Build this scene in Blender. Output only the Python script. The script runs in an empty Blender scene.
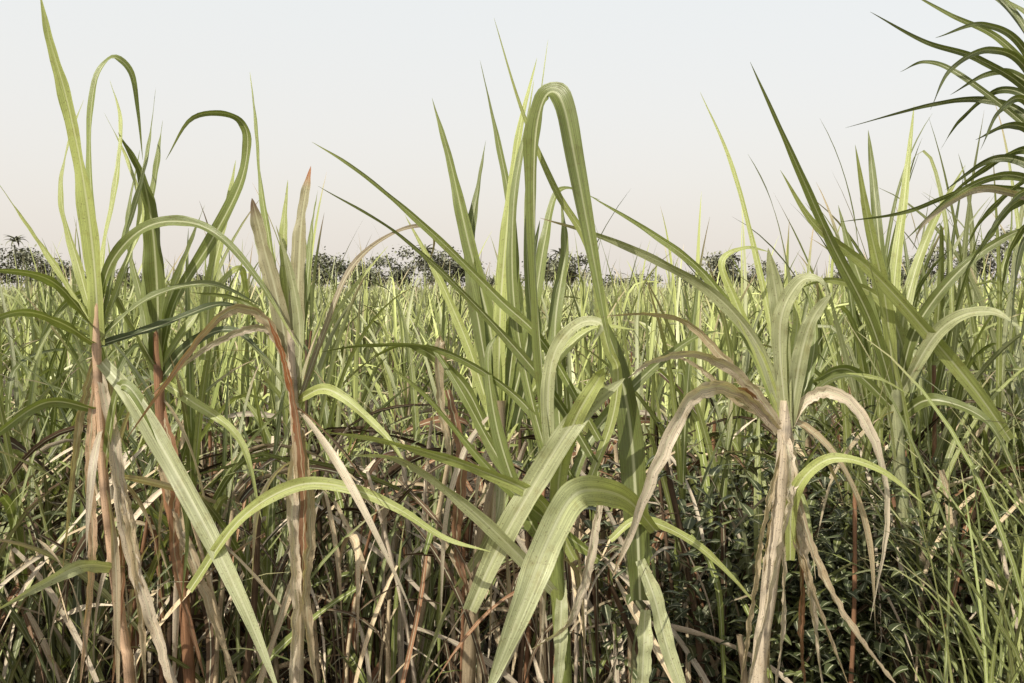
import bpy, math
import numpy as np
from math import radians
rng=np.random.default_rng(11)
scene=bpy.context.scene
# ------------------------------------------------------------ camera
PITCH=radians(3.0); EYE=np.array([0,0,1.7]); F=995.0
cd=bpy.data.cameras.new("camera"); cam=bpy.data.objects.new("camera",cd)
scene.collection.objects.link(cam); scene.camera=cam
cd.lens=35; cd.sensor_width=36; cd.clip_end=3000; cd.clip_start=0.05
cam.location=EYE; cam.rotation_euler=(radians(90)-PITCH,0,0)
FW=np.array([0,math.cos(PITCH),-math.sin(PITCH)]); UP=np.array([0,math.sin(PITCH),math.cos(PITCH)]); RT=np.array([1.,0,0])
def T(u,v,d):   # image pixel (u,v) cast along its camera ray to depth d -> world metres
    return EYE+d*(FW+RT*(u-512)/F+UP*(341.5-v)/F)
# ------------------------------------------------------------ mesh builder
class B:
    def __init__(s): s.v=[];s.f=[];s.c=[];s.a=[];s.n=0
    def grid(s,P,C,lu,lv,rn,closed=False):
        N,S,K,_=P.shape
        idx=np.arange(N*S*K).reshape(N,S,K)+s.n
        if closed: idx=np.concatenate([idx,idx[:,:,:1]],2)
        q=np.stack([idx[:,:-1,:-1],idx[:,:-1,1:],idx[:,1:,1:],idx[:,1:,:-1]],-1).reshape(-1,4)
        s.v.append(P.reshape(-1,3)); s.f.append(q)
        s.c.append(np.broadcast_to(C,P.shape).reshape(-1,3))
        s.a.append(np.stack([np.broadcast_to(x,(N,S,K)).reshape(-1) for x in (lu,lv,rn)],-1))
        s.n+=N*S*K
    def make(s,name,mat,parent=None):
        v=np.concatenate(s.v).astype(np.float32); f=np.concatenate(s.f).astype(np.int32)
        me=bpy.data.meshes.new(name)
        me.vertices.add(len(v)); me.vertices.foreach_set("co",v.ravel())
        me.loops.add(f.size); me.loops.foreach_set("vertex_index",f.ravel())
        me.polygons.add(len(f)); me.polygons.foreach_set("loop_start",np.arange(0,f.size,4,dtype=np.int32))
        me.polygons.foreach_set("use_smooth",np.ones(len(f),dtype=bool))
        c=np.concatenate(s.c); c4=np.concatenate([np.clip(c,0.004,.72),np.ones((len(c),1))],1).astype(np.float32)
        at=me.attributes.new("Col",'FLOAT_COLOR','POINT'); at.data.foreach_set("color",c4.ravel())
        a=np.concatenate(s.a).astype(np.float32)
        for i,n in enumerate(("lu","lv","rn")):
            t=me.attributes.new(n,'FLOAT','POINT'); t.data.foreach_set("value",np.ascontiguousarray(a[:,i]))
        me.update(); me.validate()
        o=bpy.data.objects.new(name,me); scene.collection.objects.link(o); me.materials.append(mat)
        if parent: o.parent=parent
        return o
# ------------------------------------------------------------ materials
def nd(nt,t,**k):
    n=nt.nodes.new(t)
    for a,b in k.items(): setattr(n,a,b)
    return n
def mathn(nt,op,a,b=None,c=None):
    n=nd(nt,'ShaderNodeMath',operation=op)
    for i,x in enumerate((a,b,c)):
        if x is None: continue
        if isinstance(x,(int,float)): n.inputs[i].default_value=x
        else: nt.links.new(x,n.inputs[i])
    return n.outputs[0]
def mix(nt,f,a,b,bt='MIX'):
    n=nd(nt,'ShaderNodeMix',data_type='RGBA',blend_type=bt)
    for i,x in ((0,f),(6,a),(7,b)):
        if isinstance(x,(int,float)): n.inputs[i].default_value=x
        elif isinstance(x,tuple): n.inputs[i].default_value=(*x,1)
        else: nt.links.new(x,n.inputs[i])
    return n.outputs[2]
def leafmat(name,transl=0.3,rib=True,rough=0.42,spec=0.5,blotch=0.45,simple=False):
    m=bpy.data.materials.new(name); m.use_nodes=True; nt=m.node_tree; nt.nodes.clear(); L=nt.links
    out=nd(nt,'ShaderNodeOutputMaterial')
    A=lambda n:nd(nt,'ShaderNodeAttribute',attribute_name=n)
    col=A("Col").outputs['Color']; lu=A("lu").outputs['Fac']; lv=A("lv").outputs['Fac']; rn=A("rn").outputs['Fac']
    cmb=nd(nt,'ShaderNodeCombineXYZ')
    L.new(mathn(nt,'MULTIPLY',lu,14.0 if not simple else 4.0),cmb.inputs[0]); L.new(mathn(nt,'MULTIPLY',lv,3.0),cmb.inputs[1]); L.new(mathn(nt,'MULTIPLY',rn,97.0),cmb.inputs[2])
    n1=nd(nt,'ShaderNodeTexNoise'); n1.inputs['Scale'].default_value=1.0; n1.inputs['Detail'].default_value=0 if simple else 3; L.new(cmb.outputs[0],n1.inputs['Vector'])
    mr=nd(nt,'ShaderNodeMapRange'); L.new(n1.outputs['Fac'],mr.inputs[0])
    for i,x in enumerate((0.3,0.7,0.62,1.28)): mr.inputs[i+1].default_value=x
    hs=nd(nt,'ShaderNodeVectorMath',operation='SCALE'); L.new(col,hs.inputs[0]); L.new(mr.outputs[0],hs.inputs['Scale'])
    c=hs.outputs[0]
    if not simple:
        tc=nd(nt,'ShaderNodeTexCoord'); n2=nd(nt,'ShaderNodeTexNoise'); n2.inputs['Scale'].default_value=22; n2.inputs['Detail'].default_value=4; n2.inputs['Roughness'].default_value=0.7
        L.new(tc.outputs['Object'],n2.inputs['Vector'])
        m2=nd(nt,'ShaderNodeMapRange'); L.new(n2.outputs['Fac'],m2.inputs[0])
        for i,x in enumerate((0.54,0.72,0.0,blotch)): m2.inputs[i+1].default_value=x
        c=mix(nt,m2.outputs[0],c,mix(nt,1.0,c,(0.62,0.50,0.32),'MULTIPLY'))
        n3=nd(nt,'ShaderNodeTexNoise'); n3.inputs['Scale'].default_value=240; n3.inputs['Detail'].default_value=1
        L.new(tc.outputs['Object'],n3.inputs['Vector'])
        m3=nd(nt,'ShaderNodeMapRange'); L.new(n3.outputs['Fac'],m3.inputs[0])
        for i,x in enumerate((0.64,0.72,0.0,0.6)): m3.inputs[i+1].default_value=x
        c=mix(nt,m3.outputs[0],c,(0.12,0.075,0.035))
    if rib:
        ab=mathn(nt,'ABSOLUTE',lu)
        r=nd(nt,'ShaderNodeMapRange'); L.new(ab,r.inputs[0])
        for i,x in enumerate((0.05,0.16,1.0,0.0)): r.inputs[i+1].default_value=x
        fade=mathn(nt,'SUBTRACT',1.0,mathn(nt,'MULTIPLY',lv,0.7))
        pale=mix(nt,0.75,c,(0.66,0.66,0.46))
        c=mix(nt,mathn(nt,'MULTIPLY',r.outputs[0],fade),c,pale)
    p=nd(nt,'ShaderNodeBsdfPrincipled'); L.new(c,p.inputs['Base Color'])
    p.inputs['Roughness'].default_value=rough; p.inputs['Specular IOR Level'].default_value=spec
    if not simple:
        bp=nd(nt,'ShaderNodeBump'); bp.inputs['Strength'].default_value=0.45; bp.inputs['Distance'].default_value=0.003
        L.new(n1.outputs['Fac'],bp.inputs['Height']); L.new(bp.outputs[0],p.inputs['Normal'])
    if transl>0:
        t=nd(nt,'ShaderNodeBsdfTranslucent'); L.new(mix(nt,1.0,c,(1.15,1.25,0.55),'MULTIPLY'),t.inputs['Color'])
        ms=nd(nt,'ShaderNodeMixShader'); ms.inputs[0].default_value=transl
        L.new(p.outputs[0],ms.inputs[1]); L.new(t.outputs[0],ms.inputs[2]); L.new(ms.outputs[0],out.inputs[0])
    else: L.new(p.outputs[0],out.inputs[0])
    return m
M_leaf=leafmat("cane_leaf",transl=.28,rough=.36); M_field=leafmat("field_leaf",transl=0.0,rib=False,simple=True,rough=.5,spec=.3)
M_dry=leafmat("dry_leaf",transl=0.0,rib=True,rough=0.7,spec=0.15)
M_weed=leafmat("weed_leaf",transl=0.0,rib=True,rough=0.5); M_tree=leafmat("tree_leaf",transl=0.0,rib=False,rough=0.8,spec=0.1,simple=True)
# ------------------------------------------------------------ colours (linear albedo)
G_LT=np.array([0.405,0.445,0.155]); G_MD=np.array([0.20,0.235,0.07]); G_DK=np.array([0.055,0.070,0.025]); G_GR=np.array([0.455,0.475,0.265])
D_TAN=np.array([0.54,0.43,0.285]); D_PALE=np.array([0.68,0.575,0.445]); D_RUST=np.array([0.28,0.15,0.085]); D_BRN=np.array([0.10,0.065,0.04])
def U(a,b,n): return rng.uniform(a,b,n)
def lerp(a,b,t): return a+(b-a)*t
# ------------------------------------------------------------ batch leaves
def leaves(b,base,az,el,droop,L,W,col,tip,S=12,K=5,p=1.6,tipstart=0.8,tw0=0,tw1=0,azd=0,kink=0,ks=0.6,fold=0.35,wave=0.12):
    N=len(base); s=np.linspace(0,1,S+1)[None,:]
    ex=lambda x:np.broadcast_to(np.asarray(x,float),(N,))[:,None]
    az,el,droop,L,W,tw0,tw1,azd,kink,ks,p,tipstart=map(ex,(az,el,droop,L,W,tw0,tw1,azd,kink,ks,p,tipstart))
    th=el-droop*s**p-kink/(1+np.exp(-(s-ks)*30))
    th=np.maximum(th,-1.5)
    a=az+azd*s+0.05*np.sin(s*9+az*7)
    t=np.stack([np.cos(th)*np.cos(a),np.cos(th)*np.sin(a),np.sin(th)],-1)
    st=t*(L/S)[...,None]; pos=base[:,None,:]+np.concatenate([np.zeros((N,1,3)),np.cumsum(0.5*(st[:,1:]+st[:,:-1]),1)],1)
    side=np.stack([-np.sin(a),np.cos(a),0*a],-1); nn=np.stack([-np.sin(th)*np.cos(a),-np.sin(th)*np.sin(a),np.cos(th)],-1)
    tw=tw0+(tw1-tw0)*s; ct=np.cos(tw)[...,None]; sn=np.sin(tw)[...,None]
    sd=side*ct+nn*sn; nr=-side*sn+nn*ct
    w=W*(0.55+0.45*np.clip(s/0.25,0,1))*(1-s**1.9)**0.95+0.0006
    u=np.linspace(-1,1,K)
    uu=u[None,None,:]; f=fold*(1-0.5*s)[...,None]
    wob=wave*np.sin(s[...,None]*L[...,None]*17+az[...,None]*5+uu*1.5)*np.abs(uu)
    P=pos[:,:,None,:]+sd[:,:,None,:]*(uu*w[...,None]/2*np.cos(f))[...,None]+nr[:,:,None,:]*((np.abs(uu)*np.sin(f)+wob)*w[...,None]/2)[...,None]
    k=np.clip((s-tipstart)/(1.001-tipstart)*1.6,0,1)[...,None,None]
    C=lerp(col[:,None,None,:],tip[:,None,None,:],k)*np.ones((1,1,K,1))
    rn=rng.random(N)[:,None,None]
    b.grid(P,C,np.broadcast_to(uu,(N,S+1,K)),np.broadcast_to(s[...,None],(N,S+1,K))*1.0,rn)
def tubes(b,p0,p1,r,col,bend=0.03,S=14,K=7,node=0.11):
    N=len(p0); s=np.linspace(0,1,S+1)[None,:,None]
    ph=U(0,6.28,N)[:,None,None]
    c=p0[:,None,:]+(p1-p0)[:,None,:]*s+bend*np.sin(s*math.pi)*np.concatenate([np.cos(ph),np.sin(ph),0*ph],2)
    an=np.linspace(0,2*math.pi,K,endpoint=False)[None,None,:]
    r=np.broadcast_to(np.asarray(r,float),(N,))[:,None,None]
    rr=r*(1+0.12*(np.arange(S+1)%2)[None,:,None])*(1-0.3*s)
    P=np.stack([c[...,0:1]+rr*np.cos(an),c[...,1:2]+rr*np.sin(an),np.broadcast_to(c[...,2:3],rr.shape[:2]+(K,)) ],-1)
    C=np.broadcast_to(col[:,None,None,:],(N,S+1,K,3))*(0.75+0.35*((np.arange(S+1)%2)[None,:,None,None]))
    b.grid(P,C,np.broadcast_to(np.sin(an),(N,S+1,K))*1.0+0.3,np.broadcast_to(s,(N,S+1,K))*3.0,rng.random(N)[:,None,None],closed=True)
def pick(cols,w,n):
    w=np.array(w,float); i=rng.choice(len(cols),n,p=w/w.sum()); return np.array(cols)[i]*(U(0.8,1.2,n)[:,None])
# ------------------------------------------------------------ random cane plants (many at once)
def canes(b,xy,h,nl,Lm,Wm,S,K,dark=0.0,dry=0.15,stalk=True,light=0.5,zr=0.5,upright=0.0,pale=0.0):
    n=len(xy)
    if n==0: return
    pa=U(0,6.28,n); lean=U(-0.10,0.10,(n,2))
    if stalk:
        p0=np.concatenate([xy,np.zeros((n,1))],1); p1=np.concatenate([xy+lean*h[:,None],h[:,None]],1)
        tubes(b,p0,p1,U(0.009,0.014,n),pick([D_TAN*0.8,D_BRN,G_MD,D_RUST],[3,2,3,1],n),S=16,K=6 if K>3 else 4)
    for j in range(nl):
        t=j/max(nl-1,1)
        z=h*(1-zr*(1-t))+U(-0.03,0.03,n)
        base=np.concatenate([xy+lean*z[:,None],z[:,None]],1)
        az=pa+math.pi*(j%2)+U(-0.6,0.6,n)
        isdry=rng.random(n)<(dry*(2.6 if t<0.4 else 0.35))
        el=np.radians(lerp(52,83,t)+upright*8+U(-10,7,n)); dr=lerp(1.9,0.55,t)*U(0.5,1.4,n)*(1-0.4*upright)
        el=np.where(isdry,np.radians(U(0,60,n)),el); dr=np.where(isdry,U(1.6,3,n),dr)
        L=Lm*U(0.7,1.25,n)*lerp(0.85,1.0,t)
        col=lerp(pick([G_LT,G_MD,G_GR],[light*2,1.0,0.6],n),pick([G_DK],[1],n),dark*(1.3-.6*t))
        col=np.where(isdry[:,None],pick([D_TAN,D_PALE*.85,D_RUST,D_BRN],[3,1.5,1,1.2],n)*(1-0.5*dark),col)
        col=lerp(col,np.array([.42,.43,.25])[None],pale)  # distance haze painted in: leaf colour pulled toward a pale tone
        tip=np.where(rng.random(n)[:,None]<0.5,D_TAN[None,:]*0.85,col)
        kk=np.where(rng.random(n)<0.18,U(0.8,1.8,n),0)
        leaves(b,base,az,el,dr,L,Wm*U(0.6,1.2,n)*np.where(isdry,0.6,1),col,tip,S=S,K=K,p=U(1.3,2.4,n),tipstart=U(0.65,0.95,n),tw0=U(-0.5,0.5,n),tw1=U(-1.6,1.6,n),azd=U(-0.5,0.5,n),kink=kk,ks=U(0.35,0.8,n))
# ------------------------------------------------------------ hero leaf through traced pixel points
def cr(P,n):
    P=np.asarray(P,float); P=np.vstack([2*P[0]-P[1],P,2*P[-1]-P[-2]]); m=len(P)-3
    t=np.linspace(0,m-1e-6,n); i=t.astype(int); f=(t-i)[:,None]
    a,b_,c,d=P[i],P[i+1],P[i+2],P[i+3]
    return 0.5*((2*b_)+(-a+c)*f+(2*a-5*b_+4*c-d)*f*f+(-a+3*b_-3*c+d)*f**3)
def hero(b,pts,w,col,d,dd=0.0,a0=20,a1=35,tip=None,ts=0.85,taper=1.9,w0=0.6,fold=0.35,fray=0.0):
    """pts (u,v) from base to tip; w width in same unit; d distance; dd change of distance to the tip"""
    n=44; m=len(pts)
    W=[T(u,v,d+dd*(i/(m-1))) for i,(u,v) in enumerate(pts)]
    c=cr(W,n); t=np.gradient(c,axis=0); t/=np.linalg.norm(t,axis=1)[:,None]
    s=np.linspace(0,1,n)
    yy=np.array([0,1.,0]); per=np.cross(t,yy); per/=np.linalg.norm(per,axis=1)[:,None]+1e-9
    dp=np.cross(per,t)
    a=np.radians(lerp(a0,a1,s)+10*np.sin(s*7+pts[0][0]))[:,None]
    sd=per*np.cos(a)+dp*np.sin(a); nr=np.cross(sd,t)
    if nr[:,1].mean()>0: nr=-nr
    ww=w*d/F*(w0+(1-w0)*np.clip(s/0.3,0,1))*(1-s**taper)**0.9+0.0006
    K=7; u=np.linspace(-1,1,K)[None,:]
    wob=0.16*np.sin(s[:,None]*22+pts[0][1]+u*1.3)*np.abs(u)+0.08*np.sin(s[:,None]*51+u*2.3)*np.abs(u)+fray*rng.normal(0,0.16,(n,K))
    ff=fold*(1-0.5*s)[:,None]
    P=c[:,None,:]+sd[:,None,:]*(u*ww[:,None]/2)[...,None]*np.cos(ff)[...,None]+nr[:,None,:]*((np.abs(u)*np.sin(ff)+wob)*ww[:,None]/2)[...,None]
    if fray: P=P+sd[:,None,:]*(rng.normal(0,.06,(n,1))*ww[:,None])[...,None]
    tip=col if tip is None else tip
    k=np.clip((s-ts)/(1.001-ts)*1.5,0,1)[:,None,None]
    C=lerp(np.asarray(col)[None,None,:],np.asarray(tip)[None,None,:],k)*np.ones((1,K,1))
    b.grid(P[None],C[None],np.broadcast_to(u,(n,K))[None]*1.0,np.broadcast_to(s[:,None],(n,K))[None]*0.999,rng.random())
def stem(b,pts,w,col,d,husk=7,huskcol=None,toground=True):
    W=[T(u,v,d) for u,v in pts]     # top -> bottom
    if toground:
        e=W[-1].copy(); dx=(W[-1]-W[-2]); k=e[2]/max(-dx[2],0.05); e=e+dx*min(k,3)*0.4; e[2]=-0.02; e[1]=W[-1][1]; W.append(e)
    n=46; c=cr(W,n); s=np.linspace(0,1,n); K=12; an=np.linspace(0,2*math.pi,K,endpoint=False)[None,:]
    z=c[:,2]; ph=(z/0.10)%1.0
    r=(w*d/F/2)*(1+0.16*np.exp(-((ph-0.5)/0.09)**2))*(0.85+0.25*s)
    P=np.stack([c[:,0:1]+r[:,None]*np.cos(an),c[:,1:2]+r[:,None]*np.sin(an),np.broadcast_to(c[:,2:3],(n,K))],-1)
    C=np.asarray(col)[None,None,:]*(1-0.45*np.exp(-((ph-0.62)/0.06)**2))[:,None,None]*np.ones((1,K,1))
    b.grid(P[None],C[None],(np.sin(an)*np.ones((n,1)))[None],(s[:,None]*4*np.ones((1,K)))[None],rng.random(),closed=True)
    for i in range(husk):
        q=rng.integers(2,int(n*0.62)); ln=rng.uniform(0.2,0.5); az=rng.uniform(0,6.28)
        cc=(huskcol if huskcol is not None else pick([D_TAN,D_PALE*.9,D_RUST],[3,3,.8],1)[0])
        base=c[q][None]+np.array([[math.cos(az)*0.012,math.sin(az)*0.012,0]])
        leaves(b,base,np.array([az]),radians(rng.uniform(-85,0)),rng.uniform(0.3,2.0),ln*1.4,rng.uniform(0.012,0.025),cc[None]*rng.uniform(0.75,1.),cc[None]*0.6,S=16,K=5,p=0.5,tw0=rng.uniform(-1,1),tw1=rng.uniform(-2,2),azd=rng.uniform(-1,1),wave=0.3)
LT,MD,DK,GR=G_LT,G_MD,G_DK,G_GR
PINK=D_PALE*np.array([1.,.82,.72])
# ================= plant: left
def plantA():
    b=B(); d=2.7
    stem(b,[(98,300),(97,350),(101,420),(104,480),(113,560),(124,640),(130,683)],10,PINK,d,husk=7)
    H=lambda *a,**k:hero(b,*a,d=d,**k)
    H([(99,345),(95,270),(84,180),(66,95),(50,40),(40,-8)],23,LT,dd=-.1,a0=10,a1=20)
    H([(99,330),(94,230),(90,150),(95,85),(112,58),(131,72),(138,110),(143,160)],12,MD*1.2,dd=.2,a0=25,a1=30,tip=LT)
    H([(101,335),(125,270),(142,215),(128,160),(104,112)],12,LT,dd=.3,a0=20,a1=50)
    H([(100,335),(103,260),(117,180),(121,120),(110,80)],11,LT,dd=.3,a0=20,a1=40)
    H([(101,330),(118,260),(140,190),(150,140),(156,88)],11,MD,dd=.2,a0=30,a1=50)
    H([(98,340),(80,270),(62,200),(70,140),(84,100)],13,LT*.9,dd=.2,a0=20,a1=40)
    H([(98,310),(112,262),(145,228),(185,222),(222,238),(262,285),(300,350)],14,MD*.9,dd=-.25,a0=15,a1=30,tip=LT)
    H([(96,330),(62,275),(28,225),(-5,178)],10,LT,dd=.1,a0=30,a1=40)
    H([(96,328),(50,280),(-20,268)],14,MD,dd=-.3,a0=40,a1=20)
    H([(97,345),(60,322),(20,312),(-30,330)],13,MD,dd=-.3,a0=35,a1=20)
    H([(100,338),(150,298),(210,284),(262,306)],12,MD*.8,dd=.0,a0=40,a1=50)
    H([(100,345),(160,326),(215,305),(245,308)],13,DK*1.6,dd=.2,a0=30,a1=50)
    H([(102,362),(135,402),(178,475),(215,545),(250,620),(282,700)],21,GR*.85,dd=-.35,a0=15,a1=20,tip=GR,taper=3,ts=.5)
    H([(104,470),(122,385),(160,440),(186,520),(182,600)],12,MD,dd=-.2,a0=25,a1=60)
    H([(121,568),(85,565),(45,583),(-10,614)],17,GR,dd=-.2,a0=20,a1=30,w0=.9)
    H([(98,410),(48,402),(0,432),(-30,460)],13,MD,dd=-.2,a0=30,a1=30)
    H([(97,350),(80,420),(70,500),(62,580)],9,D_TAN*.8,dd=.2,a0=30,a1=60,fray=1)
    H([(99,365),(114,440),(128,540),(158,640),(175,700)],13,D_PALE,dd=-.05,a0=30,a1=10,fray=1,taper=5)
    H([(97,370),(90,450),(92,560),(80,690)],9,PINK,dd=-.05,a0=20,a1=40,fray=1,taper=5)
    H([(103,440),(125,500),(138,580),(146,690)],10,D_TAN,dd=-.05,a0=20,a1=40,fray=1,taper=5)
    H([(99,380),(118,470),(122,570),(112,690)],7,D_RUST*1.2,dd=-.02,a0=20,a1=40,fray=1,taper=5)
    b.make("sugarcane_plant",M_leaf)
def plantA2():
    b=B(); d=3.0
    stem(b,[(158,330),(160,400),(166,480),(180,560),(190,683)],11,D_RUST*1.4,d,husk=8)
    H=lambda *a,**k:hero(b,*a,d=d,**k)
    H([(158,370),(158,300),(153,230),(142,175),(118,132)],26,MD*.75,dd=-.1,a0=15,a1=30,tip=MD)
    H([(157,360),(148,290),(150,220),(158,160),(163,120)],18,MD,dd=.1,a0=25,a1=50)
    H([(160,365),(176,300),(212,240),(240,185),(248,142),(241,121),(220,113),(190,120),(166,160)],15,MD,dd=-.1,a0=20,a1=40,tip=LT)
    H([(158,360),(170,300),(188,250),(205,205)],12,LT,dd=.2,a0=20,a1=40)
    H([(160,370),(185,330),(235,270),(246,290),(250,330)],11,LT,dd=.3,a0=20,a1=40)
    H([(157,370),(130,320),(110,290),(70,300),(40,340)],15,MD,dd=-.2,a0=40,a1=40)
    H([(160,380),(190,400),(240,440),(262,520)],12,LT,dd=-.2,a0=20,a1=40)
    H([(155,380),(142,300),(128,230),(140,150)],13,MD*.9,dd=.2,a0=20,a1=40)
    H([(160,380),(190,345),(232,330),(270,360)],14,DK*1.6,dd=-.1,a0=20,a1=40)
    H([(160,400),(175,470),(176,560),(205,680)],11,D_RUST*1.2,dd=-.1,a0=20,a1=40,fray=1,taper=4)
    H([(160,400),(168,480),(200,580),(240,690)],12,D_TAN,dd=-.1,a0=20,a1=40,fray=1,taper=4)
    H([(205,360),(212,280),(226,220),(236,160)],19,LT*.9,dd=.1,a0=20,a1=30)
    b.make("sugarcane_plant",M_leaf)
def plantB():
    b=B(); d=2.5
    stem(b,[(292,330),(294,400),(299,470),(300,560),(298,683)],11,D_PALE*.95,d,husk=5)
    H=lambda *a,**k:hero(b,*a,d=d,**k)
    rust=np.array([.30,.12,.05])
    H([(300,540),(299,470),(293,400),(283,355),(268,318)],9,rust,dd=-.05,a0=30,a1=40,taper=5,fray=.5)
    H([(300,640),(303,560),(304,490),(298,430),(290,380)],9,D_RUST,dd=-.06,a0=10,a1=30,taper=5,fray=.5)
    gb=np.array([.35,.32,.20])
    H([(292,390),(280,310),(265,250),(252,198)],18,gb,dd=.0,a0=10,a1=20,tip=D_BRN*1.5,taper=9,ts=.85)
    H([(298,390),(298,300),(302,220),(311,166)],17,gb*1.05,dd=.05,a0=15,a1=25,tip=rust*1.3,taper=5,ts=.85)
    H([(294,380),(289,300),(284,240),(288,180)],18,LT*.85,dd=.1,a0=15,a1=35)
    H([(296,400),(300,330),(290,270),(276,225)],14,GR*.8,dd=-.05,a0=15,a1=35)
    H([(293,380),(276,280),(262,190),(256,120),(250,72)],11,MD*1.2,dd=.2,a0=15,a1=50,tip=LT)
    H([(297,370),(306,300),(312,230),(318,190)],10,MD,dd=.2,a0=15,a1=50)
    H([(286,360),(268,322),(240,308),(210,326),(172,375),(126,440)],12,D_TAN*.9,dd=-.1,a0=20,a1=35,tip=D_RUST*1.6,ts=.5,fray=.6)
    H([(284,350),(262,328),(225,338),(190,360),(150,396)],9,D_PALE*.75,dd=.05,a0=20,a1=35,fray=.6)
    H([(296,390),(275,330),(240,300),(190,292)],12,MD,dd=.1,a0=40,a1=35)
    H([(300,400),(325,330),(350,270),(385,238),(420,226),(434,240),(428,268)],8,D_TAN*.6,dd=.3,a0=20,a1=40)
    H([(300,410),(318,350),(345,300),(388,246)],10,LT,dd=.2,a0=20,a1=40)
    H([(298,400),(330,390),(380,430),(410,470)],12,LT,dd=-.2,a0=20,a1=40)
    H([(190,590),(240,520),(295,486),(345,487),(395,507),(445,538),(492,552)],15,LT*.95,dd=-.2,a0=20,a1=30)
    H([(299,420),(292,500),(296,600),(290,700)],12,D_PALE,dd=-.05,a0=20,a1=40,fray=1,taper=5)
    H([(300,430),(310,520),(306,600),(318,700)],12,D_TAN,dd=-.05,a0=20,a1=60,fray=1,taper=5)
    b.make("sugarcane_plant",M_leaf)
def plantC():
    b=B(); d=2.45
    stem(b,[(560,430),(556,500),(556,560),(560,620),(564,683)],15,G_MD*1.2,d,husk=6)
    H=lambda *a,**k:hero(b,*a,d=d,**k)
    H([(552,470),(541,350),(535,240),(535,150),(542,105),(553,92),(564,108),(576,165),(592,250),(612,360)],23,MD*.85,dd=-.15,a0=75,a1=-10,taper=6,tip=MD,fold=.55)
    H([(560,500),(532,400),(514,300),(514,200),(526,130),(534,80)],16,MD*.9,dd=.2,a0=30,a1=50,tip=LT)
    H([(568,500),(545,400),(530,300),(527,200),(536,130),(548,40)],10,MD,dd=.3,a0=30,a1=50,tip=LT)
    H([(590,480),(612,420),(618,370),(606,340),(590,250),(556,190),(522,110),(494,18)],13,LT*.85,dd=.0,a0=20,a1=40)
    H([(640,600),(636,500),(628,410),(612,345),(592,300)],32,MD*.65,dd=.1,a0=10,a1=20,tip=MD)
    H([(600,440),(545,345),(500,300),(445,245),(395,200),(350,165),(312,142)],12,MD*1.1,dd=.1,a0=25,a1=35,tip=LT)
    H([(600,470),(550,390),(480,310),(400,235),(318,186)],12,MD*.8,dd=.1,a0=25,a1=45)
    H([(575,480),(520,400),(440,350),(370,345),(320,352)],11,MD,dd=.2,a0=35,a1=45)
    H([(470,610),(500,545),(540,475),(580,415),(625,378)],25,GR*.95,dd=-.1,a0=15,a1=10,taper=5)
    H([(555,560),(560,470),(575,420),(598,380),(604,368)],18,LT,dd=-.15,a0=15,a1=10,taper=4)
    H([(552,480),(548,400),(556,350),(580,323),(602,325),(590,345)],17,GR,dd=-.15,a0=15,a1=25)
    H([(655,530),(628,500),(598,490),(572,497),(548,540),(520,610),(485,700)],30,LT*1.05,dd=-.4,a0=15,a1=0,taper=7,w0=.4,ts=.1,tip=GR*1.05)
    H([(575,560),(540,500),(480,470),(420,450),(370,438),(325,432)],16,LT*.95,dd=-.15,a0=25,a1=35)
    H([(562,600),(520,556),(460,500),(400,460),(350,455)],17,GR*.95,dd=-.2,a0=15,a1=35)
    H([(600,560),(560,530),(500,480),(430,400),(385,362)],14,MD*1.2,dd=.0,a0=15,a1=35)
    H([(545,520),(500,460),(455,380),(420,330)],16,MD*.9,dd=.2,a0=15,a1=35)
    H([(560,520),(590,440),(640,380),(690,340),(720,330)],14,MD*.9,dd=.2,a0=15,a1=35)
    H([(560,560),(530,520),(500,440),(488,360),(500,330)],18,MD*.9,dd=.1,a0=15,a1=35)
    H([(610,540),(640,520),(690,540),(730,575),(760,610)],11,LT,dd=.0,a0=25,a1=45)
    H([(640,560),(655,600),(668,650),(690,710)],17,GR,dd=-.1,a0=10,a1=20,taper=6)
    H([(562,580),(560,640),(556,700)],14,GR*.95,dd=-.1,a0=10,a1=20,taper=6)
    H([(645,610),(643,660),(640,710)],17,GR,dd=-.15,a0=10,a1=20,taper=6)
    H([(600,500),(590,560),(570,620),(545,640),(530,650)],11,D_PALE*.9,dd=-.1,a0=10,a1=50,fray=1)
    b.make("sugarcane_plant",M_leaf)
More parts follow.
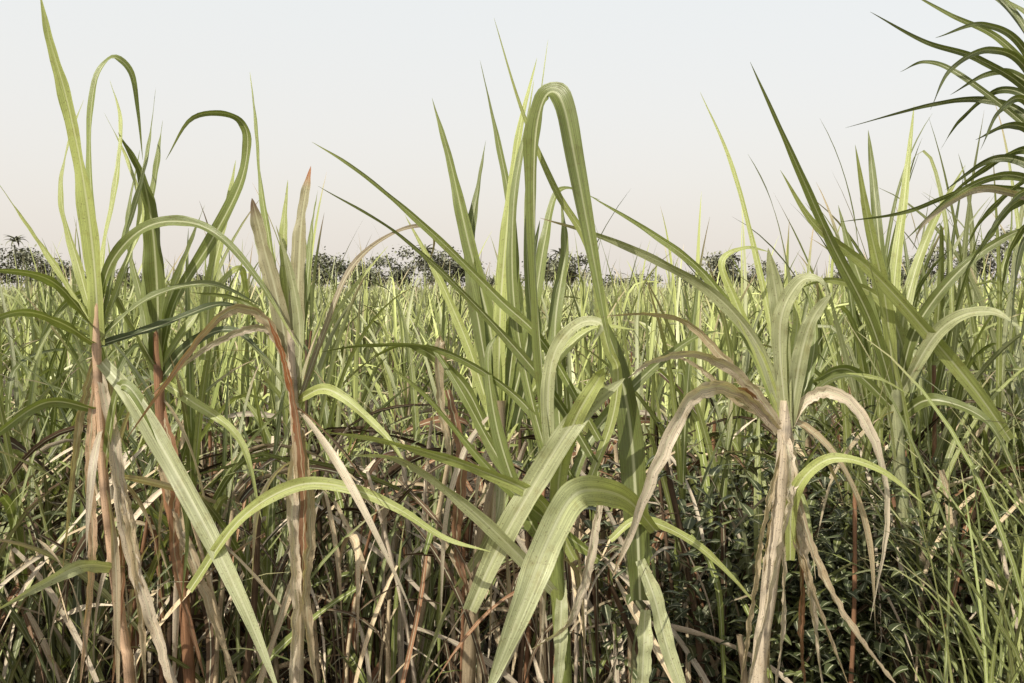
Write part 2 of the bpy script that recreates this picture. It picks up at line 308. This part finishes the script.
def plantC2():
    b=B(); d=3.1
    stem(b,[(500,400),(498,470),(478,560),(468,683)],13,D_TAN*.7,d,husk=8)
    stem(b,[(632,520),(636,600),(640,683)],18,G_GR*.8,d,husk=4)
    H=lambda *a,**k:hero(b,*a,d=d,**k)
    for pts,w,c in [
      ([(498,440),(492,340),(468,240),(450,160),(432,98)],20,MD),
      ([(500,430),(480,320),(462,220),(444,130)],16,LT),
      ([(500,430),(500,320),(508,220),(520,130),(537,58)],16,LT),
      ([(503,430),(515,320),(512,220),(498,140),(480,60)],14,MD),
      ([(497,420),(480,330),(470,250),(478,190),(486,140)],18,MD*.8),
      ([(505,430),(530,330),(545,240),(560,190),(600,200)],15,MD),
      ([(495,430),(470,350),(440,280),(405,215)],14,LT),
      ([(505,440),(540,380),(590,330),(640,330)],14,LT),
      ([(492,440),(460,380),(410,345),(365,360)],14,MD),
      ([(560,430),(555,330),(565,250),(560,190)],17,MD),
      ([(515,430),(535,340),(530,280),(540,220)],17,DK*1.7),
      ([(485,430),(500,350),(520,300),(505,240)],17,LT),
      ([(500,440),(495,520),(450,600),(420,680)],14,GR)]:
        H(pts,w,c*rng.uniform(.85,1.1),dd=rng.uniform(-.3,.3),a0=15,a1=rng.uniform(20,60))
    H([(445,370),(440,340),(440,400),(447,440),(452,480)],10,D_TAN*.9,dd=-.1,a0=10,a1=40,fray=1,taper=3)
    H([(448,390),(462,460),(456,540),(470,600)],11,D_RUST,dd=-.1,a0=10,a1=40,fray=1,taper=5)
    b.make("sugarcane_plant",M_leaf)
def plantD():
    b=B(); d=2.45
    stem(b,[(786,400),(784,440),(778,520),(768,600),(758,683)],15,D_PALE,d,husk=3)
    H=lambda *a,**k:hero(b,*a,d=d,**k)
    H([(786,428),(782,350),(776,295),(768,248)],18,GR*.8,dd=-.05,a0=20,a1=25,taper=5,w0=.8)
    H([(787,428),(780,350),(783,310),(800,282),(818,280),(830,295)],17,GR*.9,dd=-.1,a0=30,a1=45,taper=3)
    H([(789,428),(800,360),(812,320),(832,292)],17,GR*.75,dd=-.1,a0=25,a1=35,taper=4)
    H([(786,428),(792,360),(797,320),(790,280)],14,G_LT,dd=.05,a0=15,a1=45)
    H([(790,428),(808,380),(815,330),(806,285)],12,G_MD,dd=.1,a0=15,a1=45)
    H([(784,425),(760,350),(715,295),(660,262),(600,236),(540,218)],15,GR*.8,dd=.05,a0=25,a1=40,tip=D_TAN)
    H([(784,425),(752,345),(705,275),(650,232),(590,196)],14,MD*1.1,dd=.25,a0=25,a1=40)
    H([(783,420),(765,370),(735,300),(722,262),(745,248),(770,252)],11,LT*1.05,dd=.05,a0=15,a1=40)
    H([(783,432),(745,380),(700,354),(655,360),(628,378)],13,D_PALE*.85,dd=-.15,a0=30,a1=30,fray=.6)
    H([(780,432),(748,398),(715,386),(688,402),(658,460),(632,530),(612,578)],18,D_PALE*1.,dd=-.2,a0=40,a1=12,fray=.5,taper=3,tip=D_TAN)
    H([(776,425),(735,372),(690,325),(650,314),(606,316)],10,D_TAN*.95,dd=.0,a0=30,a1=40,fray=.6)
    H([(778,428),(730,395),(700,368),(665,350)],8,D_TAN*.7,dd=.1,a0=30,a1=40,fray=.6)
    H([(788,428),(808,398),(836,394),(864,420),(882,470),(886,530),(870,620)],13,D_PALE*1.,dd=-.1,a0=20,a1=20,fray=.5,taper=3)
    H([(790,560),(792,505),(806,475),(835,458),(880,470),(925,505)],15,LT,dd=-.15,a0=20,a1=30)
    H([(790,420),(830,380),(875,378),(910,395)],8,LT,dd=.1,a0=20,a1=50)
    H([(790,430),(778,360),(755,250),(730,160),(700,92)],9,LT,dd=.3,a0=30,a1=50)
    H([(776,425),(748,394),(735,388)],10,D_RUST*1.2,dd=-.05,a0=20,a1=20,taper=4)
    for p,w,c in [([(783,425),(790,480),(775,560),(745,700)],13,D_PALE),([(786,430),(775,500),(765,580),(770,700)],11,D_TAN),
                  ([(788,430),(796,510),(808,590),(824,700)],15,D_PALE*.95),([(787,440),(790,520),(815,600),(850,690)],9,D_TAN*.9),
                  ([(785,435),(763,520),(752,600),(738,700)],9,D_TAN),([(788,470),(820,570),(860,640),(900,690)],9,D_TAN*.8),
                  ([(784,435),(780,520),(768,620),(764,700)],5,D_RUST),([(790,450),(783,540),(782,620),(774,700)],9,D_PALE),
                  ([(786,440),(800,560),(800,640),(806,700)],8,D_RUST)]:
        H(p,w,c,dd=rng.uniform(-.15,.05),a0=20,a1=60,fray=1,taper=7,fold=.6)
    b.make("sugarcane_plant",M_leaf)
def plantE():
    b=B(); d=2.6
    stem(b,[(1075,170),(1078,300),(1080,450),(1085,683)],20,G_MD,d,husk=6)
    H=lambda *a,**k:hero(b,*a,d=d,**k)
    for pts,w in [([(1074,190),(1030,120),(985,100),(930,105),(845,128)],9),([(1074,190),(1035,100),(980,60),(925,42),(870,12)],8),
      ([(1074,190),(1040,90),(1000,40),(950,15),(905,-10)],8),([(1074,200),(1030,150),(975,175),(930,215)],10),
      ([(1074,180),(1045,70),(1020,20),(990,-20)],9),([(1074,190),(1030,130),(960,75),(925,62),(900,72)],7),
      ([(1074,200),(1010,175),(955,195),(905,240)],10),([(1074,200),(1020,200),(985,240),(960,280)],12),
      ([(1074,190),(1050,110),(1015,75),(985,75),(950,95)],10),([(1074,200),(1030,165),(990,160),(945,190)],11),
      ([(1074,210),(1020,190),(965,190),(905,212),(840,222)],9),([(1074,190),(1050,50),(1035,-10)],12),([(1074,220),(1040,210),(1010,250),(1000,300)],12),
      ([(1074,200),(1040,140),(1010,125),(975,140)],11),([(1074,190),(1058,90),(1010,10),(960,-20)],10),
      ([(1074,190),(1030,60),(985,25),(935,38)],8),([(1074,210),(1030,190),(1000,215),(975,262)],9),([(1074,190),(1045,40),(1000,-5)],9),
      ([(1074,190),(1040,110),(1000,90),(960,120),(940,150)],9),([(1074,205),(1045,215),(1020,250),(1010,330)],13),([(1074,200),(1035,175),(985,215),(965,250)],10),
      ([(1074,190),(1030,75),(990,50),(950,70),(930,110)],8),([(1074,195),(1030,105),(1000,110),(980,150)],9),([(1074,215),(1050,240),(1030,300),(1015,360)],13)]:
        H(pts,w*1.08,lerp(MD,DK,rng.uniform(.1,.8)),dd=rng.uniform(-.3,.4),a0=25,a1=rng.uniform(20,50))
    H([(1074,210),(1020,195),(975,190),(925,222),(912,250)],9,D_PALE*.7,dd=-.1,a0=20,a1=40)
    b.make("sugarcane_plant",M_leaf)
def plantF():
    b=B(); d=3.2
    stem(b,[(893,340),(897,430),(903,520),(908,683)],13,G_GR*.8,d,husk=4)
    H=lambda *a,**k:hero(b,*a,d=d,**k)
    for pts,w,c in [([(895,400),(885,300),(868,220),(855,145)],12,LT),([(896,400),(893,300),(905,190),(914,105)],12,LT),
      ([(895,400),(870,320),(830,240),(790,150),(750,62)],11,MD),([(897,400),(905,310),(930,230),(965,165)],12,LT),
      ([(893,400),(870,310),(850,250),(838,205)],12,MD),([(898,410),(880,250),(872,170),(868,130)],10,MD),
      ([(897,400),(940,330),(990,312),(1040,345)],13,GR),([(895,410),(850,370),(815,380),(790,400)],10,MD),
      ([(1010,440),(975,390),(925,330),(870,270),(815,225),(780,170)],14,LT),([(897,420),(930,400),(985,420),(1020,480)],12,MD),
      ([(897,400),(915,330),(960,270),(1010,235),(1040,228)],11,MD),([(900,430),(905,360),(880,300),(830,280),(795,290)],11,LT)]:
        H(pts,w*1.2,c*rng.uniform(.75,1.0),dd=rng.uniform(-.4,.3),a0=15,a1=rng.uniform(20,50))
    b.make("sugarcane_plant",M_leaf)
for f in (plantA,plantA2,plantB,plantC,plantC2,plantD,plantE,plantF): f()
# ================= neighbouring clumps of the front rows
def scatter(n,y0,y1,marg=1.0,keep=lambda x,y:True):
    out=[]
    while len(out)<n:
        y=math.sqrt(rng.uniform(y0*y0,y1*y1)); x=rng.uniform(-1,1)*(y*0.56+marg)
        if keep(x,y): out.append((x,y))
    return np.array(out)
def U_(x,y): return 512+F*x/y
b=B()
xy=scatter(70,3.1,4.7,0.8)
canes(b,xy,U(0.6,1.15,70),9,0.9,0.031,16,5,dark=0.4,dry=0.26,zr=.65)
xr=scatter(64,3.1,5.0,0.9,keep=lambda x,y:U_(x,y)>830)
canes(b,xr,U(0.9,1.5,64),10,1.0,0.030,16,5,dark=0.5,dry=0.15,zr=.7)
xl=scatter(26,3.1,4.6,0.9,keep=lambda x,y:U_(x,y)<210)
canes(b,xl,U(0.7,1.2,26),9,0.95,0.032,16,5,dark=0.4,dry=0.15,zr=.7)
b.make("sugarcane_row",M_leaf)
# ================= the field
b=B()
n=600; xy=scatter(n,4.9,12,2.5)
h=U(0.82,1.2,n)+np.where(rng.random(n)<.12,U(.1,.35,n),0)
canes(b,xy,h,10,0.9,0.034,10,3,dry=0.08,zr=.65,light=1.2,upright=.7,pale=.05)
n=2000; xy=scatter(n,12,42,3)
h=U(0.9,1.25,n)+np.where(rng.random(n)<.05,U(.2,.5,n),0)
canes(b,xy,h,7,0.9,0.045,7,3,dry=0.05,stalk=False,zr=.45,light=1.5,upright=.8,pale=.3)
n=3200; xy=scatter(n,42,190,5)
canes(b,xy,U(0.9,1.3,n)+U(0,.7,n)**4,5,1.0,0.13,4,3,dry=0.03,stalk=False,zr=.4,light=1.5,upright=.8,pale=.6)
b.make("sugarcane_field",M_field)
# ================= dead leaves and leaning trash under the canopy
b=B()
def trash(n,y0,y1,zlo,zhi,e0,e1,d0,d1,l0,l1,w0,w1,wt,wave=.3,kk=.8,k=1.):
    xy=scatter(n,y0,y1,0.6); z=U(zlo,zhi,n)
    base=np.concatenate([xy,z[:,None]],1)
    col=pick([D_TAN,D_PALE*.85,D_RUST,D_BRN,G_MD],wt,n)*k
    leaves(b,base,U(0,6.28,n),np.radians(U(e0,e1,n)),U(d0,d1,n),U(l0,l1,n),U(w0,w1,n),col,col*.6,S=14,K=5,p=U(.3,1.3,n),tw0=U(-1,1,n),tw1=U(-2.2,2.2,n),azd=U(-.6,.6,n),kink=U(0,kk,n),wave=wave)
trash(560,2.9,4.6,.25,1.1,-60,70,.8,2.4,.5,1.1,.010,.026,[3,2,1.2,4,2])
trash(560,2.9,4.2,.6,1.2,-80,-10,.2,1.2,.6,1.2,.012,.030,[3,3,1,3,1.5],kk=.4)      # hanging strips
trash(1000,3.3,5.4,.0,1.05,-20,60,.5,2,.4,.9,.02,.045,[.2,.1,1,7,1],k=.75)         # dark back layer, shade of the interior put into the leaf colour
n=180; xy=scatter(n,2.8,4.6,0.6); p0=np.concatenate([xy,np.zeros((n,1))],1); p1=p0+np.stack([U(-.2,.2,n),U(-.15,.2,n),U(.7,1.2,n)],1)
tubes(b,p0,p1,U(.006,.013,n),pick([D_TAN,D_PALE*.85,D_RUST,D_BRN],[3,2,1.5,4],n),bend=.06)
b.make("dead_cane_leaves",M_dry)
b=B()
n=4000; xy=scatter(n,2.0,8.0,1.0); base=np.concatenate([xy,U(.01,.12,n)[:,None]],1); col=pick([D_TAN,D_BRN,D_RUST],[1,5,1],n)*.6
leaves(b,base,U(0,6.28,n),U(-.1,.5,n),U(0,.6,n),U(.2,.6,n),U(.01,.03,n),col,col,S=6,K=3)
b.make("leaf_litter",M_dry)
# ================= grass tufts and broad-leaved weeds
b=B()
def tuft(n,kf,y0,y1,Lr,col,W=.012):
    xy=scatter(n,y0,y1,.6,keep=kf); k=10
    xy=np.repeat(xy,k,0)+rng.normal(0,.04,(n*k,2)); N=n*k
    base=np.concatenate([xy,U(.0,.5,N)[:,None]],1)
    c=pick(col,[1]*len(col),N)
    leaves(b,base,U(0,6.28,N),np.radians(U(62,88,N)),U(.2,1.4,N),U(*Lr,N),U(.6,1.4,N)*W,c,lerp(c,D_TAN[None],.4),S=10,K=3,tw1=U(-1.5,1.5,N),p=2)
tuft(46,lambda x,y:U_(x,y)>900,2.5,3.4,(.7,1.3),[G_MD,G_LT*.8,G_MD],W=.015)
tuft(40,lambda x,y:U_(x,y)<90,2.9,3.8,(.7,1.2),[G_MD*.8,G_DK*1.3,G_LT*.7],W=.022)
tuft(30,lambda x,y:150<U_(x,y)<900,3.0,4.6,(.6,1.1),[G_MD*.8,G_DK*1.3,G_MD],W=.018)
b.make("tall_grass",M_weed)
b=B()
n=6000; cx=rng.normal(0,1,(n,3))
cl=rng.integers(0,26,n); cc=np.stack([U(.45,1.35,26),U(2.9,4.0,26),U(.25,.9,26)],1)
base=cc[cl]+cx*np.array([.16,.16,.16]); base[:,2]=np.abs(base[:,2])
col=pick([G_DK*.7,G_DK*1.1,G_MD*.5],[2,2,1],n)
leaves(b,base,U(0,6.28,n),U(-.4,.8,n),U(.2,1.2,n),U(.035,.075,n),U(.02,.04,n),col,col,S=4,K=3,p=1,fold=.25)
b.make("broadleaf_weeds",M_weed)
# ================= distant trees
b=B()
TC=[np.array([.19,.195,.135]),np.array([.25,.255,.18]),np.array([.32,.32,.235])]  # greyed, lightened tree tones with distance haze mixed into the colour
def tree(x,y,h,r,palm=False):
    tubes(b,np.array([[x,y,0.]]),np.array([[x+rng.uniform(-.5,.5),y,h*.8]]),.25,TC[0][None],bend=.3)
    if palm:
        n=26; base=np.tile(np.array([[x,y,h*.85]]),(n,1)); c=pick(TC[:2],[1,1],n)
        leaves(b,base,U(0,6.28,n),U(-.1,1.3,n),U(1,2.2,n),U(2.2,3.4,n),.7,c,c,S=7,K=3,p=1.2,fold=.9); return
    for i in range(5):
        a=rng.uniform(0,6.28); tubes(b,np.array([[x,y,h*.35]]),np.array([[x+math.cos(a)*r*.6,y+math.sin(a)*r*.6,h*rng.uniform(.6,.85)]]),.12,TC[0][None])
    k=14; cc=np.stack([x+rng.normal(0,r*.6,k),y+rng.normal(0,r*.45,k),h*U(.35,.95,k)],1); n=1900
    ci=rng.integers(0,k,n); base=cc[ci]+rng.normal(0,1,(n,3))*np.array([r*.26,r*.26,r*.17]); c=pick(TC,[2,2,1],n)
    leaves(b,base,U(0,6.28,n),U(-1,1,n),U(0,1,n),U(.5,1.0,n),U(.4,.8,n),c,c,S=2,K=3,p=1,fold=.2)
Y=230
for u,top,r in [(-60,240,6),(-15,236,6),(28,250,5),(60,262,4),(140,276,4),(205,278,4),(312,260,4),(335,253,4),(365,265,4),(400,257,4),(436,247,5),(458,260,4),(500,276,4),(540,256,4),(570,256,4),(630,278,4),(690,276,4),(722,257,4),(746,265,4),(800,276,4),(850,264,5),(890,270,5),(925,250,6),(965,240,6),(1005,230,6),(1050,230,6)]:
    y=Y+rng.uniform(-12,12); h=1.7+(289-top)/F*y
    tree((u-512)/F*y,y,h,r)
for u,top in [(426,243),(732,252),(18,232),(560,248)]:
    y=Y-5; tree((u-512)/F*y,y,1.7+(289-top)/F*y,2,palm=True)
b.make("distant_trees",M_tree)
# ================= ground
m=bpy.data.materials.new("soil"); m.use_nodes=True; nt=m.node_tree; p=nt.nodes['Principled BSDF']
tc=nd(nt,'ShaderNodeTexCoord'); ns=nd(nt,'ShaderNodeTexNoise'); ns.inputs['Scale'].default_value=3.0; ns.inputs['Detail'].default_value=8; nt.links.new(tc.outputs['Object'],ns.inputs['Vector'])
nt.links.new(mix(nt,ns.outputs['Fac'],(0.03,0.019,0.012),(0.10,0.07,0.042)),p.inputs['Base Color']); p.inputs['Roughness'].default_value=.95
bp=nd(nt,'ShaderNodeBump'); nt.links.new(ns.outputs['Fac'],bp.inputs['Height']); bp.inputs['Distance'].default_value=.1; nt.links.new(bp.outputs[0],p.inputs['Normal'])
gm=bpy.data.meshes.new("ground"); R=1500
gm.from_pydata([(-R,-R,0),(R,-R,0),(R,R,0),(-R,R,0)],[],[(0,1,2,3)]); gm.materials.append(m)
scene.collection.objects.link(bpy.data.objects.new("ground",gm))
# ================= light
EL=radians(47); AZ=radians(-136)   # azimuth from +Y towards +X : behind-left of the viewer
sd=np.array([math.sin(AZ)*math.cos(EL),math.cos(AZ)*math.cos(EL),math.sin(EL)])
from mathutils import Vector
sl=bpy.data.lights.new("sun",'SUN'); sl.energy=5.0; sl.angle=radians(.5); sl.color=(1,.94,.80)
so=bpy.data.objects.new("sun",sl); scene.collection.objects.link(so); so.rotation_euler=Vector(sd).to_track_quat('Z','Y').to_euler()
w=bpy.data.worlds.new("World"); scene.world=w; w.use_nodes=True; nt=w.node_tree; nt.nodes.clear()
sky=nd(nt,'ShaderNodeTexSky',sky_type='NISHITA'); sky.sun_disc=False; sky.sun_elevation=EL; sky.sun_rotation=AZ; sky.dust_density=6; sky.air_density=1.0
bg=nd(nt,'ShaderNodeBackground'); bg.inputs[1].default_value=.05; nt.links.new(sky.outputs[0],bg.inputs[0])
tc=nd(nt,'ShaderNodeTexCoord'); sx=nd(nt,'ShaderNodeSeparateXYZ'); nt.links.new(tc.outputs['Generated'],sx.inputs[0])
rp=nd(nt,'ShaderNodeValToRGB'); nt.links.new(sx.outputs[2],rp.inputs[0]); e=rp.color_ramp.elements
e[0].position=0; e[0].color=(.78,.715,.65,1); e[1].position=.34; e[1].color=(.755,.765,.73,1)
x=e.new(.8); x.color=(.32,.34,.33,1)     # overhead sky darkened to cut ambient fill and deepen contrast on the plants
bg2=nd(nt,'ShaderNodeBackground'); bg2.inputs[1].default_value=1.0; nt.links.new(rp.outputs[0],bg2.inputs[0])
ad=nd(nt,'ShaderNodeAddShader'); nt.links.new(bg.outputs[0],ad.inputs[0]); nt.links.new(bg2.outputs[0],ad.inputs[1])
wo=nd(nt,'ShaderNodeOutputWorld'); nt.links.new(ad.outputs[0],wo.inputs[0])
scene.view_settings.view_transform='Standard'; scene.view_settings.look='None'; scene.view_settings.exposure=0
